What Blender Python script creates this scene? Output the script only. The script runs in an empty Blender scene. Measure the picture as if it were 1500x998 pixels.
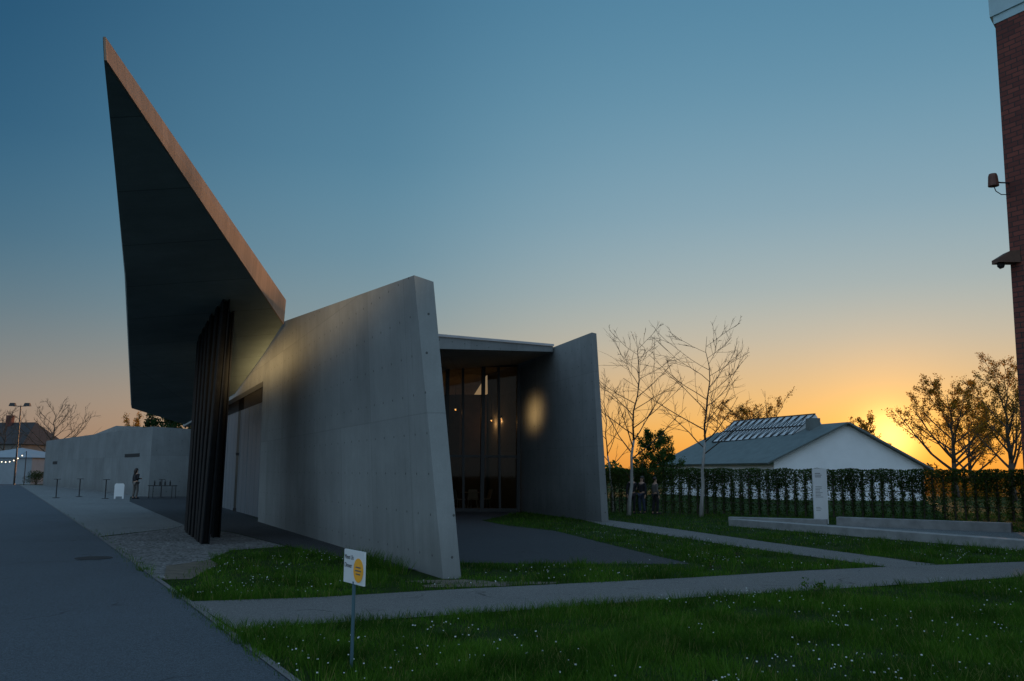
import bpy, math, random
import numpy as np
from mathutils import Vector, Matrix

scene = bpy.context.scene
scene.view_settings.view_transform = 'Standard'
scene.view_settings.look = 'None'
scene.view_settings.exposure = 0
COL = scene.collection

# ------------------------------------------------------------------ nodes
class NT:
    def __init__(s, tree):
        s.t = tree
    def n(s, typ, **kw):
        nd = s.t.nodes.new(typ)
        for k, v in kw.items():
            setattr(nd, k, v)
        return nd
    def l(s, a, b):
        s.t.links.new(a, b)
    def math(s, op, a, b=None, c=None, clamp=False):
        nd = s.n('ShaderNodeMath', operation=op)
        nd.use_clamp = clamp
        for i, v in enumerate((a, b, c)):
            if v is None: continue
            if isinstance(v, (int, float)): nd.inputs[i].default_value = v
            else: s.l(v, nd.inputs[i])
        return nd.outputs[0]
    def mix(s, fac, a, b, blend='MIX'):
        nd = s.n('ShaderNodeMix', data_type='RGBA', blend_type=blend)
        for sock, v in ((nd.inputs[0], fac), (nd.inputs[6], a), (nd.inputs[7], b)):
            if isinstance(v, (int, float)): sock.default_value = v
            elif isinstance(v, tuple): sock.default_value = v if len(v) == 4 else v + (1,)
            else: s.l(v, sock)
        return nd.outputs[2]
    def noise(s, vec, scale, detail=6, rough=.6, mscale=None):
        if mscale:
            mp = s.n('ShaderNodeMapping')
            mp.inputs['Scale'].default_value = mscale
            s.l(vec, mp.inputs[0]); vec = mp.outputs[0]
        nd = s.n('ShaderNodeTexNoise')
        nd.inputs['Scale'].default_value = scale
        nd.inputs['Detail'].default_value = detail
        nd.inputs['Roughness'].default_value = rough
        s.l(vec, nd.inputs['Vector'])
        return nd.outputs['Fac']
    def ramp(s, fac, p0, p1, c0=(0, 0, 0, 1), c1=(1, 1, 1, 1)):
        nd = s.n('ShaderNodeValToRGB')
        nd.color_ramp.elements[0].position = p0
        nd.color_ramp.elements[1].position = p1
        nd.color_ramp.elements[0].color = c0
        nd.color_ramp.elements[1].color = c1
        s.l(fac, nd.inputs[0])
        return nd.outputs[0]
    def multiramp(s, fac, stops):
        nd = s.n('ShaderNodeValToRGB'); cr = nd.color_ramp
        while len(cr.elements) < len(stops): cr.elements.new(.5)
        for e, (p, c) in zip(cr.elements, stops):
            e.position = p; e.color = (c[0], c[1], c[2], 1)
        cr.interpolation = 'B_SPLINE'
        s.l(fac, nd.inputs[0])
        return nd.outputs[0]

def newmat(name):
    m = bpy.data.materials.new(name)
    m.use_nodes = True
    t = m.node_tree
    b = t.nodes['Principled BSDF']
    return m, NT(t), b

def c4(c): return (c[0], c[1], c[2], 1)
def mul(c, f): return (c[0]*f, c[1]*f, c[2]*f, 1)

def surf(name, base, rough=.85, scale=3.0, var=.35, bump=.0, bscale=60, metal=0, coord='Object', stretch=None, spec=None):
    m, N, b = newmat(name)
    tc = N.n('ShaderNodeTexCoord')
    v = tc.outputs[coord]
    f = N.noise(v, scale, 8, .65, stretch)
    f = N.ramp(f, .3, .7)
    N.l(N.mix(f, mul(base, 1-var), mul(base, 1+var)), b.inputs['Base Color'])
    b.inputs['Roughness'].default_value = rough
    b.inputs['Metallic'].default_value = metal
    if spec is not None: b.inputs['Specular IOR Level'].default_value = spec
    if bump:
        g = N.noise(v, bscale, 4, .6)
        bp = N.n('ShaderNodeBump'); bp.inputs['Strength'].default_value = bump
        bp.inputs['Distance'].default_value = .01
        N.l(g, bp.inputs['Height']); N.l(bp.outputs[0], b.inputs['Normal'])
    return m

def concrete(name, base, pu=2.4, pv=2.6, holes=True, streak=.3, joint=.012, cellv=.22, jd=.45):
    m, N, b = newmat(name)
    tc = N.n('ShaderNodeTexCoord'); v = tc.outputs['UV']
    big = N.ramp(N.noise(v, .38, 9, .62), .32, .68)
    med = N.ramp(N.noise(v, 2.2, 8, .7), .35, .7)
    st = N.ramp(N.noise(v, 1.0, 7, .65, (2.6, .22, 1)), .35, .72)
    st2 = N.ramp(N.noise(v, 1.0, 5, .7, (14, .35, 1)), .45, .8)
    fine = N.noise(v, 28, 5, .7)
    col = N.mix(big, mul(base, .68), mul(base, 1.2))
    col = N.mix(N.math('MULTIPLY', med, .35), col, mul(base, .60))
    col = N.mix(N.math('MULTIPLY', st, streak), col, mul(base, .5))
    col = N.mix(N.math('MULTIPLY', st2, streak*.45), col, mul(base, 1.7))
    col = N.mix(N.math('MULTIPLY', N.ramp(fine, .35, .75), .22), col, mul(base, .45))
    sp = N.n('ShaderNodeSeparateXYZ'); N.l(v, sp.inputs[0])
    u, w = sp.outputs[0], sp.outputs[1]
    fu = N.math('PINGPONG', u, pu/2); fw = N.math('PINGPONG', w, pv/2)
    ju = N.math('LESS_THAN', fu, joint); jw = N.math('LESS_THAN', fw, joint)
    j = N.math('MAXIMUM', ju, N.math('MULTIPLY', jw, .5))
    col = N.mix(N.math('MULTIPLY', j, jd), col, mul(base, .2))
    cell = N.n('ShaderNodeTexWhiteNoise', noise_dimensions='2D')
    cb = N.n('ShaderNodeCombineXYZ')
    N.l(N.math('FLOOR', N.math('ADD', N.math('DIVIDE', u, pu), 0)), cb.inputs[0])
    N.l(N.math('FLOOR', N.math('DIVIDE', w, pv)), cb.inputs[1])
    N.l(cb.outputs[0], cell.inputs[0])
    col = N.mix(cellv, col, N.mix(cell.outputs[0], mul(base, .6), mul(base, 1.3)))
    foot_dark = N.math('MULTIPLY', N.ramp(N.math('ADD', w, N.math('MULTIPLY', st, -.5)), .0, .7, (1, 1, 1, 1), (0, 0, 0, 1)), .35)  # darker towards the foot of the wall, broken by the streak noise
    col = N.mix(foot_dark, col, mul(base, .42))
    h = None
    if holes:
        hu = N.math('SUBTRACT', N.math('PINGPONG', u, pu/4), pu/8)
        hw = N.math('SUBTRACT', N.math('PINGPONG', w, pv/4), pv/8)
        d = N.math('ADD', N.math('MULTIPLY', hu, hu), N.math('MULTIPLY', hw, hw))
        h = N.math('LESS_THAN', d, .00045)
        col = N.mix(N.math('MULTIPLY', h, .8), col, mul(base, .12))
        dr = N.math('MULTIPLY', N.math('LESS_THAN', N.math('ABSOLUTE', hu), .02), N.ramp(N.noise(v, .9, 3), .5, .7))
        col = N.mix(N.math('MULTIPLY', dr, .25), col, mul(base, .3))
    N.l(col, b.inputs['Base Color'])
    b.inputs['Roughness'].default_value = .8
    b.inputs['Specular IOR Level'].default_value = .3
    hh = N.math('SUBTRACT', N.math('ADD', N.math('MULTIPLY', fine, .25), N.math('MULTIPLY', big, .2)), N.math('MULTIPLY', j, .5))
    if h is not None: hh = N.math('SUBTRACT', hh, h)
    bp = N.n('ShaderNodeBump'); bp.inputs['Strength'].default_value = .5; bp.inputs['Distance'].default_value = .02
    N.l(hh, bp.inputs['Height']); N.l(bp.outputs[0], b.inputs['Normal'])
    return m

M_conc = concrete('grey_concrete', (.265, .285, .285))
M_conc_side = concrete('side_concrete', (.27, .285, .285), streak=.25)
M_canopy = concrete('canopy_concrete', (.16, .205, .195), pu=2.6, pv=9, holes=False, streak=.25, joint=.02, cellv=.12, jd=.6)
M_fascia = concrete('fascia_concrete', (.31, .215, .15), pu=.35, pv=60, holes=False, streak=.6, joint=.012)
M_conc_low = concrete('low_concrete', (.21, .23, .235), pu=3, pv=2.6)
M_steel = surf('dark_steel', (.008, .009, .010), .7, 6, .4, spec=.12)
M_frame = surf('frame_steel', (.012, .013, .015), .5, 6, .3)
M_door = surf('aluminium_door', (.11, .14, .165), .5, 1.2, .15, metal=.2, stretch=(1, 1, .3))
M_dark = surf('dark_recess', (.015, .015, .015), .9, 3, .3)
M_white = surf('white_render', (.78, .80, .82), .8, .8, .06)
M_white2 = surf('white_panel', (.66, .68, .68), .4, 3, .04)
M_tent = surf('tent_fabric', (.24, .28, .31), .8, .8, .12)
M_roofgrey = surf('grey_metal_roof', (.10, .125, .125), .6, 1.5, .2)
M_wood = surf('warm_interior', (.07, .042, .025), .6, 2, .5)
M_floor = surf('interior_floor', (.10, .09, .08), .4, 2, .2)
M_ramp = surf('pale_concrete', (.25, .255, .25), .85, 2.5, .25, .3, 50)
M_edge = surf('edging_stone', (.11, .11, .11), .9, 4, .3, .3, 50)

def asphalt(name, base, agg=260, var=.25, worn=True, patch=.25):
    m, N, b = newmat(name)
    tc = N.n('ShaderNodeTexCoord'); v = tc.outputs['Object']
    a = N.noise(v, agg/3, 3, .7)
    a2 = N.noise(v, agg/9, 4, .8)
    big = N.ramp(N.noise(v, .35, 6, .6), .3, .7)
    mid = N.ramp(N.noise(v, 3.2, 6, .7), .4, .75)
    col = N.mix(big, mul(base, 1-var), mul(base, 1+var))
    col = N.mix(N.math('MULTIPLY', mid, patch), col, mul(base, .55))
    col = N.mix(N.math('MULTIPLY', N.ramp(a2, .5, .66), .6), col, mul(base, 2.6))
    col = N.mix(N.ramp(a, .48, .62), col, mul(base, 2.7))
    vo = N.n('ShaderNodeTexVoronoi', feature='DISTANCE_TO_EDGE'); vo.inputs['Scale'].default_value = .32
    wob = N.n('ShaderNodeTexNoise'); wob.inputs['Scale'].default_value = 1.5; N.l(v, wob.inputs['Vector'])
    vv = N.n('ShaderNodeVectorMath', operation='ADD'); N.l(v, vv.inputs[0]); N.l(wob.outputs['Color'], vv.inputs[1]); N.l(vv.outputs[0], vo.inputs['Vector'])
    crack = N.math('MULTIPLY', N.math('LESS_THAN', vo.outputs[0], .006), N.ramp(N.noise(v, .5, 3), .5, .6))
    if worn: col = N.mix(N.math('MULTIPLY', crack, .7), col, mul(base, .25))
    N.l(col, b.inputs['Base Color'])
    b.inputs['Roughness'].default_value = .78
    b.inputs['Specular IOR Level'].default_value = .4
    bp = N.n('ShaderNodeBump'); bp.inputs['Strength'].default_value = .9; bp.inputs['Distance'].default_value = .02
    N.l(N.math('ADD', a, a2), bp.inputs['Height']); N.l(bp.outputs[0], b.inputs['Normal'])
    return m
M_road = asphalt('road_asphalt', (.042, .052, .062))
M_strip = asphalt('dark_asphalt', (.022, .024, .027))
M_path = asphalt('path_gravelly', (.095, .095, .092), 300, .28, True, .5)
M_plaza = asphalt('plaza_concrete', (.105, .112, .112), 200, .2, True, .4)
def gravel_mat():
    m, N, b = newmat('gravel')
    tc = N.n('ShaderNodeTexCoord'); v = tc.outputs['Object']
    vo = N.n('ShaderNodeTexVoronoi'); vo.inputs['Scale'].default_value = 16; N.l(v, vo.inputs['Vector'])
    hsv = N.n('ShaderNodeRGBToBW'); N.l(vo.outputs['Color'], hsv.inputs[0])
    col = N.mix(hsv.outputs[0], (.015, .015, .015), (.24, .24, .235))
    col = N.mix(N.math('MULTIPLY', N.ramp(N.noise(v, .8, 6), .45, .7), .5), col, (.055, .05, .045))
    N.l(col, b.inputs['Base Color']); b.inputs['Roughness'].default_value = .9
    bp = N.n('ShaderNodeBump'); bp.inputs['Strength'].default_value = 1; bp.inputs['Distance'].default_value = .04
    bp.invert = True
    N.l(vo.outputs['Distance'], bp.inputs['Height']); N.l(bp.outputs[0], b.inputs['Normal'])
    return m
M_gravel = gravel_mat()

def soil_grass():
    m, N, b = newmat('lawn_soil')
    tc = N.n('ShaderNodeTexCoord'); v = tc.outputs['Object']
    f = N.ramp(N.noise(v, .7, 8, .7), .35, .7)
    col = N.mix(f, (.014, .034, .006), (.030, .060, .012))
    col = N.mix(N.math('MULTIPLY', N.ramp(N.noise(v, 14, 6, .8), .5, .8), .5), col, (.05, .045, .02))
    N.l(col, b.inputs['Base Color']); b.inputs['Roughness'].default_value = .95
    b.inputs['Specular IOR Level'].default_value = .1
    bp = N.n('ShaderNodeBump'); bp.inputs['Strength'].default_value = 1; bp.inputs['Distance'].default_value = .05
    N.l(N.noise(v, 18, 6, .8), bp.inputs['Height']); N.l(bp.outputs[0], b.inputs['Normal'])
    return m
M_soil = soil_grass()
M_dirt = surf('bare_soil', (.09, .075, .055), .95, 5, .45, .8, 40)

def leafmat(name, c0, c1, transl=.35, patch=.6, pscale=.8, dry=None):
    m, N, b = newmat(name)
    g = N.n('ShaderNodeNewGeometry')
    r = g.outputs['Random Per Island']
    pos = N.ramp(N.noise(g.outputs['Position'], pscale, 5), .38, .62)
    col = N.mix(r, c4(c0), c4(c1))
    col = N.mix(N.math('MULTIPLY', pos, patch), col, mul(c0, .5))
    if dry:
        thr = N.math('SUBTRACT', .95, N.math('MULTIPLY', N.ramp(N.noise(g.outputs['Position'], 1.7, 4), .5, .75), .22))
        dm = N.math('MULTIPLY', N.math('GREATER_THAN', r, thr), .75)
        col = N.mix(dm, col, c4(dry))
    N.l(col, b.inputs['Base Color']); b.inputs['Roughness'].default_value = .6
    b.inputs['Specular IOR Level'].default_value = .12
    tr = N.n('ShaderNodeBsdfTranslucent'); N.l(col, tr.inputs[0])
    mx = N.n('ShaderNodeMixShader'); mx.inputs[0].default_value = transl
    out = N.t.nodes['Material Output']
    N.l(b.outputs[0], mx.inputs[1]); N.l(tr.outputs[0], mx.inputs[2]); N.l(mx.outputs[0], out.inputs[0])
    return m
M_grass = leafmat('grass_blades', (.032, .105, .007), (.10, .215, .018), .35, .85, 1.0, (.20, .19, .06))
M_hedge = leafmat('hedge_leaves', (.030, .070, .014), (.080, .125, .025), .3)
M_ever = leafmat('dark_leaves', (.012, .04, .01), (.035, .075, .018), .2)
M_soft = leafmat('soft_green_leaves', (.03, .08, .015), (.09, .16, .03), .4)
M_spring = leafmat('spring_leaves', (.22, .11, .015), (.50, .27, .03), .85, .2)
M_bark = surf('dark_bark', (.07, .055, .042), .9, 8, .4, .5, 30)
M_barkl = surf('pale_bark', (.36, .35, .33), .85, 8, .3, .5, 30, stretch=(1, 1, .3))
M_twig = surf('brown_twigs', (.065, .048, .034), .9, 8, .4)
M_daisy = surf('daisy_white', (.40, .42, .40), .7, 3, .1)

def emis(name, col, s):
    m, N, b = newmat(name)
    b.inputs['Base Color'].default_value = c4(col)
    b.inputs['Emission Color'].default_value = c4(col)
    b.inputs['Emission Strength'].default_value = s
    return m
M_bulb = emis('warm_bulb', (1, .66, .3), .8)
M_sbulb = emis('string_bulb', (1, .85, .6), 3)

def glassmat():
    m, N, b = newmat('dark_glass')
    tp = N.n('ShaderNodeBsdfTransparent'); tp.inputs[0].default_value = (.42, .38, .32, 1)
    gl = N.n('ShaderNodeBsdfGlossy'); gl.inputs['Roughness'].default_value = .03; gl.inputs[0].default_value = (.35, .33, .3, 1)
    fr = N.n('ShaderNodeFresnel'); fr.inputs[0].default_value = 1.45
    mx = N.n('ShaderNodeMixShader')
    N.l(fr.outputs[0], mx.inputs[0]); N.l(tp.outputs[0], mx.inputs[1]); N.l(gl.outputs[0], mx.inputs[2])
    N.l(mx.outputs[0], N.t.nodes['Material Output'].inputs[0])
    return m
M_glass = glassmat()

def brickmat():
    m, N, b = newmat('red_brick')
    tc = N.n('ShaderNodeTexCoord'); v = tc.outputs['UV']
    br = N.n('ShaderNodeTexBrick'); N.l(v, br.inputs['Vector'])
    br.inputs['Color1'].default_value = (.22, .058, .040, 1); br.inputs['Color2'].default_value = (.12, .032, .025, 1)
    br.inputs['Mortar'].default_value = (.04, .028, .026, 1)
    br.inputs['Scale'].default_value = 1; br.inputs['Mortar Size'].default_value = .014
    br.inputs['Brick Width'].default_value = .32; br.inputs['Row Height'].default_value = .13
    f = N.ramp(N.noise(v, 1.2, 6), .35, .7)
    N.l(N.mix(N.math('MULTIPLY', f, .35), br.outputs['Color'], (.07, .026, .022)), b.inputs['Base Color'])
    b.inputs['Roughness'].default_value = .85
    bp = N.n('ShaderNodeBump'); bp.inputs['Strength'].default_value = .6; bp.inputs['Distance'].default_value = .01; bp.invert = True
    N.l(br.outputs['Fac'], bp.inputs['Height']); N.l(bp.outputs[0], b.inputs['Normal'])
    return m
M_brick = brickmat()

# ------------------------------------------------------------------ mesh helpers
def link(o, parent=None):
    COL.objects.link(o)
    if parent is not None: o.parent = parent
    return o

def auto_uv(me):
    uv = me.uv_layers.new(name='UVMap')
    for p in me.polygons:
        n = p.normal
        if abs(n.z) < .75:
            t = Vector((-n.y, n.x, 0)).normalized()
            for li in p.loop_indices:
                co = me.vertices[me.loops[li].vertex_index].co
                uv.data[li].uv = (co.x*t.x+co.y*t.y, co.z)
        else:
            for li in p.loop_indices:
                co = me.vertices[me.loops[li].vertex_index].co
                uv.data[li].uv = (co.x, co.y)

def dir_uv(me, d):
    d = Vector((d[0], d[1])).normalized(); q = Vector((-d.y, d.x))
    uv = me.uv_layers.new(name='UVMap')
    for p in me.polygons:
        for li in p.loop_indices:
            co = me.vertices[me.loops[li].vertex_index].co
            a = co.x*d.x+co.y*d.y; c = co.x*q.x+co.y*q.y
            uv.data[li].uv = (a+c, co.z) if abs(p.normal.z) < .75 else (a, c)

def mesh(name, verts, faces, mat, parent=None, uvd=None, smooth=False, fix=True):
    me = bpy.data.meshes.new(name)
    me.from_pydata([tuple(v) for v in verts], [], faces)
    me.update()
    if fix:
        import bmesh
        bm = bmesh.new(); bm.from_mesh(me)
        bmesh.ops.recalc_face_normals(bm, faces=bm.faces)
        bm.to_mesh(me); bm.free(); me.update()
    if uvd: dir_uv(me, uvd)
    else: auto_uv(me)
    me.materials.append(mat)
    if smooth: me.polygons.foreach_set('use_smooth', [True]*len(me.polygons))
    o = bpy.data.objects.new(name, me)
    return link(o, parent)

BF = [[3, 2, 1, 0], [4, 5, 6, 7], [0, 1, 5, 4], [1, 2, 6, 5], [2, 3, 7, 6], [3, 0, 4, 7]]
class MB:
    """collects geometry for one part"""
    def __init__(s): s.v = []; s.f = []
    def add(s, v, f):
        k = len(s.v); s.v += [tuple(x) for x in v]; s.f += [[i+k for i in q] for q in f]
        return s
    def box(s, x0, y0, z0, x1, y1, z1):
        return s.add([(x0, y0, z0), (x1, y0, z0), (x1, y1, z0), (x0, y1, z0), (x0, y0, z1), (x1, y0, z1), (x1, y1, z1), (x0, y1, z1)], BF)
    def hexa(s, b, t):
        return s.add(list(b)+list(t), BF)
    def up(s, base, h):
        return s.hexa(base, [Vector(v)+Vector((0, 0, h)) for v in base])
    def prism(s, poly, z0, z1):
        n = len(poly)
        zz0 = z0 if isinstance(z0, (list, tuple)) else [z0]*n
        zz1 = z1 if isinstance(z1, (list, tuple)) else [z1]*n
        v = [(p[0], p[1], zz0[i]) for i, p in enumerate(poly)]+[(p[0], p[1], zz1[i]) for i, p in enumerate(poly)]
        f = [list(range(n))[::-1], list(range(n, 2*n))]+[[i, (i+1) % n, n+(i+1) % n, n+i] for i in range(n)]
        return s.add(v, f)
    def tube(s, pts, rad, sides=6, cap=True):
        pts = [Vector(p) for p in pts]
        if not isinstance(rad, (list, tuple)): rad = [rad]*len(pts)
        k = len(s.v); n = len(pts)
        for i, p in enumerate(pts):
            d = (pts[min(i+1, n-1)]-pts[max(i-1, 0)])
            d = d.normalized() if d.length > 1e-9 else Vector((0, 0, 1))
            a = d.cross(Vector((0, 0, 1)) if abs(d.z) < .9 else Vector((1, 0, 0))).normalized(); b = d.cross(a)
            for j in range(sides):
                th = 2*math.pi*j/sides
                s.v.append(tuple(p+(a*math.cos(th)+b*math.sin(th))*rad[i]))
        for i in range(n-1):
            for j in range(sides):
                s.f.append([k+i*sides+j, k+i*sides+(j+1) % sides, k+(i+1)*sides+(j+1) % sides, k+(i+1)*sides+j])
        if cap:
            s.f.append([k+j for j in range(sides)][::-1]); s.f.append([k+(n-1)*sides+j for j in range(sides)])
        return s
    def sphere(s, c, r, seg=10, ring=6):
        rx, ry, rz = r if isinstance(r, (tuple, list)) else (r, r, r)
        k = len(s.v)
        s.v.append((c[0], c[1], c[2]+rz))
        for i in range(1, ring):
            a = math.pi*i/ring
            for j in range(seg):
                b = 2*math.pi*j/seg
                s.v.append((c[0]+rx*math.sin(a)*math.cos(b), c[1]+ry*math.sin(a)*math.sin(b), c[2]+rz*math.cos(a)))
        s.v.append((c[0], c[1], c[2]-rz)); e = len(s.v)-1
        for j in range(seg):
            s.f.append([k, k+1+j, k+1+(j+1) % seg])
            s.f.append([e, k+1+(ring-2)*seg+(j+1) % seg, k+1+(ring-2)*seg+j])
        for i in range(ring-2):
            for j in range(seg):
                q = k+1+i*seg
                s.f.append([q+j, q+seg+j, q+seg+(j+1) % seg, q+(j+1) % seg])
        return s
    def obj(s, name, mat, parent=None, uvd=None, smooth=False, fix=True):
        return mesh(name, s.v, s.f, mat, parent, uvd, smooth, fix)

def thing(name, label, cat, loc=(0, 0, 0), group=None):
    e = bpy.data.objects.new(name, None); e.empty_display_size = .3
    COL.objects.link(e); e.location = loc
    e['label'] = label; e['category'] = cat
    if group: e['group'] = group
    return e
def tag(o, label, cat, group=None):
    o['label'] = label; o['category'] = cat
    if group: o['group'] = group
    return o
def copy_thing(root, loc, rz=0, sc=1):
    r = root.copy(); COL.objects.link(r); r.location = loc; r.rotation_euler[2] = rz; r.scale = (sc,)*3
    for ch in list(root.children):
        c = ch.copy(); COL.objects.link(c); c.parent = r
        for g in list(ch.children):
            gc = g.copy(); COL.objects.link(gc); gc.parent = c
    return r
def sheet(name, poly, z, mat):
    o = mesh(name, [(p[0], p[1], z) for p in poly], [list(range(len(poly)))], mat, fix=False)
    if o.data.polygons[0].normal.z < 0: o.data.flip_normals()
    o['kind'] = 'structure'
    return o

# ------------------------------------------------------------------ ground and paved areas
g = sheet('ground', [(-1500, -300), (1500, -300), (1500, 3000), (-1500, 3000)], 0, M_soil)
P_road = [(5.3, -5), (-1.72, 7.38), (-4.01, 11.5), (-10.26, 22.6), (-30, 57), (-53, 97), (-66, 120), (-110, 120), (-110, -5)]
P_plaza = [(-10.3, 22.7), (-9.7, 25.9), (-9.9, 27.5), (-20.3, 48), (-24, 56.8), (-22.8, 56.8), (-50.4, 97), (-53, 97), (-30, 57)]
P_gravel = [(-10.22, 22.6), (-9.7, 25.9), (-9.9, 27.5), (-7.4, 24.3), (-5.0, 20.2), (-5.87, 19.1), (-5.6, 16.5), (-5.1, 14.1), (-5.4, 14.05)]
P_strip = [(-1.25, 15.0), (-2.6, 16.6), (-5.0, 20.2), (-7.4, 24.3), (-9.9, 27.5), (-20.3, 48), (-24, 57), (-20.3, 57.6), (-19.3, 55.6), (-8.1, 29.7), (-1.0, 14.6)]
P_path = [(-4.05, 11.62), (-2.5, 12.1), (-1.03, 12.87), (.8, 13.7), (2.75, 14.56), (5.0, 15.75), (7.31, 16.75), (9.99, 17.7), (14.6, 19.0), (16.0, 16.4), (11.5, 15.95),
          (8.49, 15.08), (6.8, 14.3), (5.07, 13.5), (2.33, 12.25), (.9, 11.5), (-.38, 10.85), (-1.7, 10.2), (-2.89, 9.65)]
P_path2 = [(3.48, 32.6), (5.1, 27.0), (6.4, 22.2), (8.0, 17.1), (6.9, 16.5), (5.5, 20.2), (4.2, 24.6), (3.0, 29.4), (2.5, 33)]
P_drive = [(-2.0, 16.9), (.5, 16.75), (3.35, 16.9), (2.7, 19.6), (1.3, 26.1), (-.2, 28.8), (-1.0, 31.5), (.5, 38.8), (-11.5, 37), (-7.9, 29.7), (-3.0, 18.5)]
P_ramp = [(7.6, 29.6), (12.1, 20.7), (20, 24), (15.3, 26.8), (10.8, 30.2), (7.5, 31.6)]
sheet('road', P_road, .008, M_road)
sheet('plaza', P_plaza, .012, M_plaza)
sheet('gravel_ground', P_gravel, .004, M_gravel)
sheet('paved_strip', P_strip, .016, M_strip)
sheet('path', P_path, .012, M_path)
sheet('footpath', P_path2, .008, M_path)
sheet('driveway', P_drive, .004, M_strip)
sheet('ramp', P_ramp, .008, M_plaza)
kb = MB()
edge = [(5.3, -5), (-1.72, 7.38), (-4.01, 11.5), (-10.26, 22.6), (-30, 57), (-53, 97)]
kv = []
for i, p in enumerate(edge):
    a = Vector(edge[max(i-1, 0)]); b = Vector(edge[min(i+1, len(edge)-1)]); d = (b-a).normalized(); q = Vector((d.y, -d.x))*.035
    p = Vector(p); kv += [(p.x-q.x, p.y-q.y, .018), (p.x+q.x, p.y+q.y, .018)]
kb.add(kv, [[2*i, 2*i+1, 2*i+3, 2*i+2] for i in range(len(edge)-1)])
o = kb.obj('kerb', M_edge); o['kind'] = 'structure'
poly = []
for i in range(18):
    a = i/18*2*math.pi; r = 1+.3*math.sin(3*a+1)+.2*math.sin(5*a)
    poly.append((-.55+.95*r*math.cos(a), 13.75+.42*r*math.sin(a)))
sheet('soil_patch', poly, .006, M_dirt)
poly2 = [(-5.3, 13.9), (-4.9, 14.0), (-5.2, 16.2), (-5.6, 17.0), (-6.0, 15.9), (-5.6, 14.8)]
sheet('soil_patch', poly2, .010, M_dirt)
mh = MB()
mh.tube([(-7.85, 17.15, .004), (-7.85, 17.15, .016)], .33, 24)
tag(mh.obj('manhole_cover', M_dark), 'dark round iron manhole cover set in the asphalt', 'manhole cover')
def inpoly(px, py, poly):
    inside = np.zeros(len(px), bool); n = len(poly); j = n-1
    for i in range(n):
        xi, yi = poly[i]; xj, yj = poly[j]
        c = ((yi > py) != (yj > py)) & (px < (xj-xi)*(py-yi)/((yj-yi) or 1e-9)+xi)
        inside ^= c; j = i
    return inside

# ------------------------------------------------------------------ the concrete building
FS = thing('fire_station', 'angular bare concrete building with a huge blade-like pointed canopy', 'building')
def ruled(name, bo0, bo1, to0, to1, bi0, bi1, ti0, ti1, mat, nu=16, nv=6, parent=FS):
    V = []; F = []
    def grid(b0, b1, t0, t1):
        k = len(V)
        for j in range(nv+1):
            for i in range(nu+1):
                s = i/nu; t = j/nv
                b = Vector(b0).lerp(Vector(b1), s); c = Vector(t0).lerp(Vector(t1), s)
                V.append(b.lerp(c, t))
        return k
    a = grid(bo0, bo1, to0, to1); c = grid(bi0, bi1, ti0, ti1)
    w = nu+1
    for j in range(nv):
        for i in range(nu):
            F.append([a+j*w+i, a+j*w+i+1, a+(j+1)*w+i+1, a+(j+1)*w+i])
            F.append([c+j*w+i, c+(j+1)*w+i, c+(j+1)*w+i+1, c+j*w+i+1])
    for i in range(nu):
        F.append([a+nv*w+i, a+nv*w+i+1, c+nv*w+i+1, c+nv*w+i]); F.append([a+i, c+i, c+i+1, a+i+1])
    for j in range(nv):
        F.append([a+j*w, a+(j+1)*w, c+(j+1)*w, c+j*w]); F.append([a+j*w+nu, c+j*w+nu, c+(j+1)*w+nu, a+(j+1)*w+nu])
    d = (Vector(bo1)-Vector(bo0))
    return mesh(name, V, F, mat, parent, uvd=(d.x, d.y))
ruled('front_wall', (-1.04, 14.3, -.1), (-8.3, 29.7, -.1), (-1.62, 14.3, 4.86), (-8.37, 29.7, 6.45),
      (-.765, 14.42, -.1), (-8.03, 29.83, -.1), (-1.31, 14.42, 4.78), (-8.1, 29.83, 6.45), M_conc)
ruled('lintel_wall', (-8.305, 29.712, 4.67), (-20.5, 55.6, 4.35), (-8.375, 29.712, 6.45), (-20.5, 55.6, 5.7),
      (-8.035, 29.842, 4.67), (-20.2, 55.73, 4.35), (-8.105, 29.842, 6.45), (-20.2, 55.73, 5.7), M_conc)
ruled('side_wall', (3.13, 31.08, -.1), (-1.0, 43.2, -.1), (2.83, 31.08, 6.60), (-1.2, 43.2, 6.5),
      (3.38, 31.18, -.1), (-.75, 43.3, -.1), (3.00, 31.18, 6.58), (-1.0, 43.3, 6.5), M_conc_side)
bw = MB()
bw.prism([(-1.0, 43.35), (-.75, 43.35), (-2.8, 57), (-2.9, 57.6), (-20.0, 57.9), (-20.1, 57.6), (-3.1, 57.2)], -.1, 5.6)
bw.obj('rear_wall', M_conc_side, FS)
rs = MB()
rs.prism([(-6.32, 26.35), (1.62, 34.6), (-1.25, 43.2), (-3.1, 57), (-20.05, 55.7)], [5.40, 6.38, 6.35, 5.5, 5.2], [6.02, 6.60, 6.5, 5.8, 5.5])
rs.obj('roof', M_conc_side, FS)
rt = MB()
a = Vector((-6.32, 26.35, 6.02)); b = Vector((1.62, 34.6, 6.60)); q = Vector((.72, -.69, 0))*.05
rt.up([a+q*.2, a+q, b+q, b+q*.2], .08)
rt.obj('roof_edge_trim', surf('zinc_trim', (.5, .52, .54), .4, 2, .1, metal=.3), FS)
d = Vector((-12.2, 25.9, 0)).normalized(); nrm = Vector((.905, .425, 0))
L = 28.6
p0 = Vector((-8.3, 29.7, 0))+nrm*.45
ngate = 5; wg = L/ngate
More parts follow.
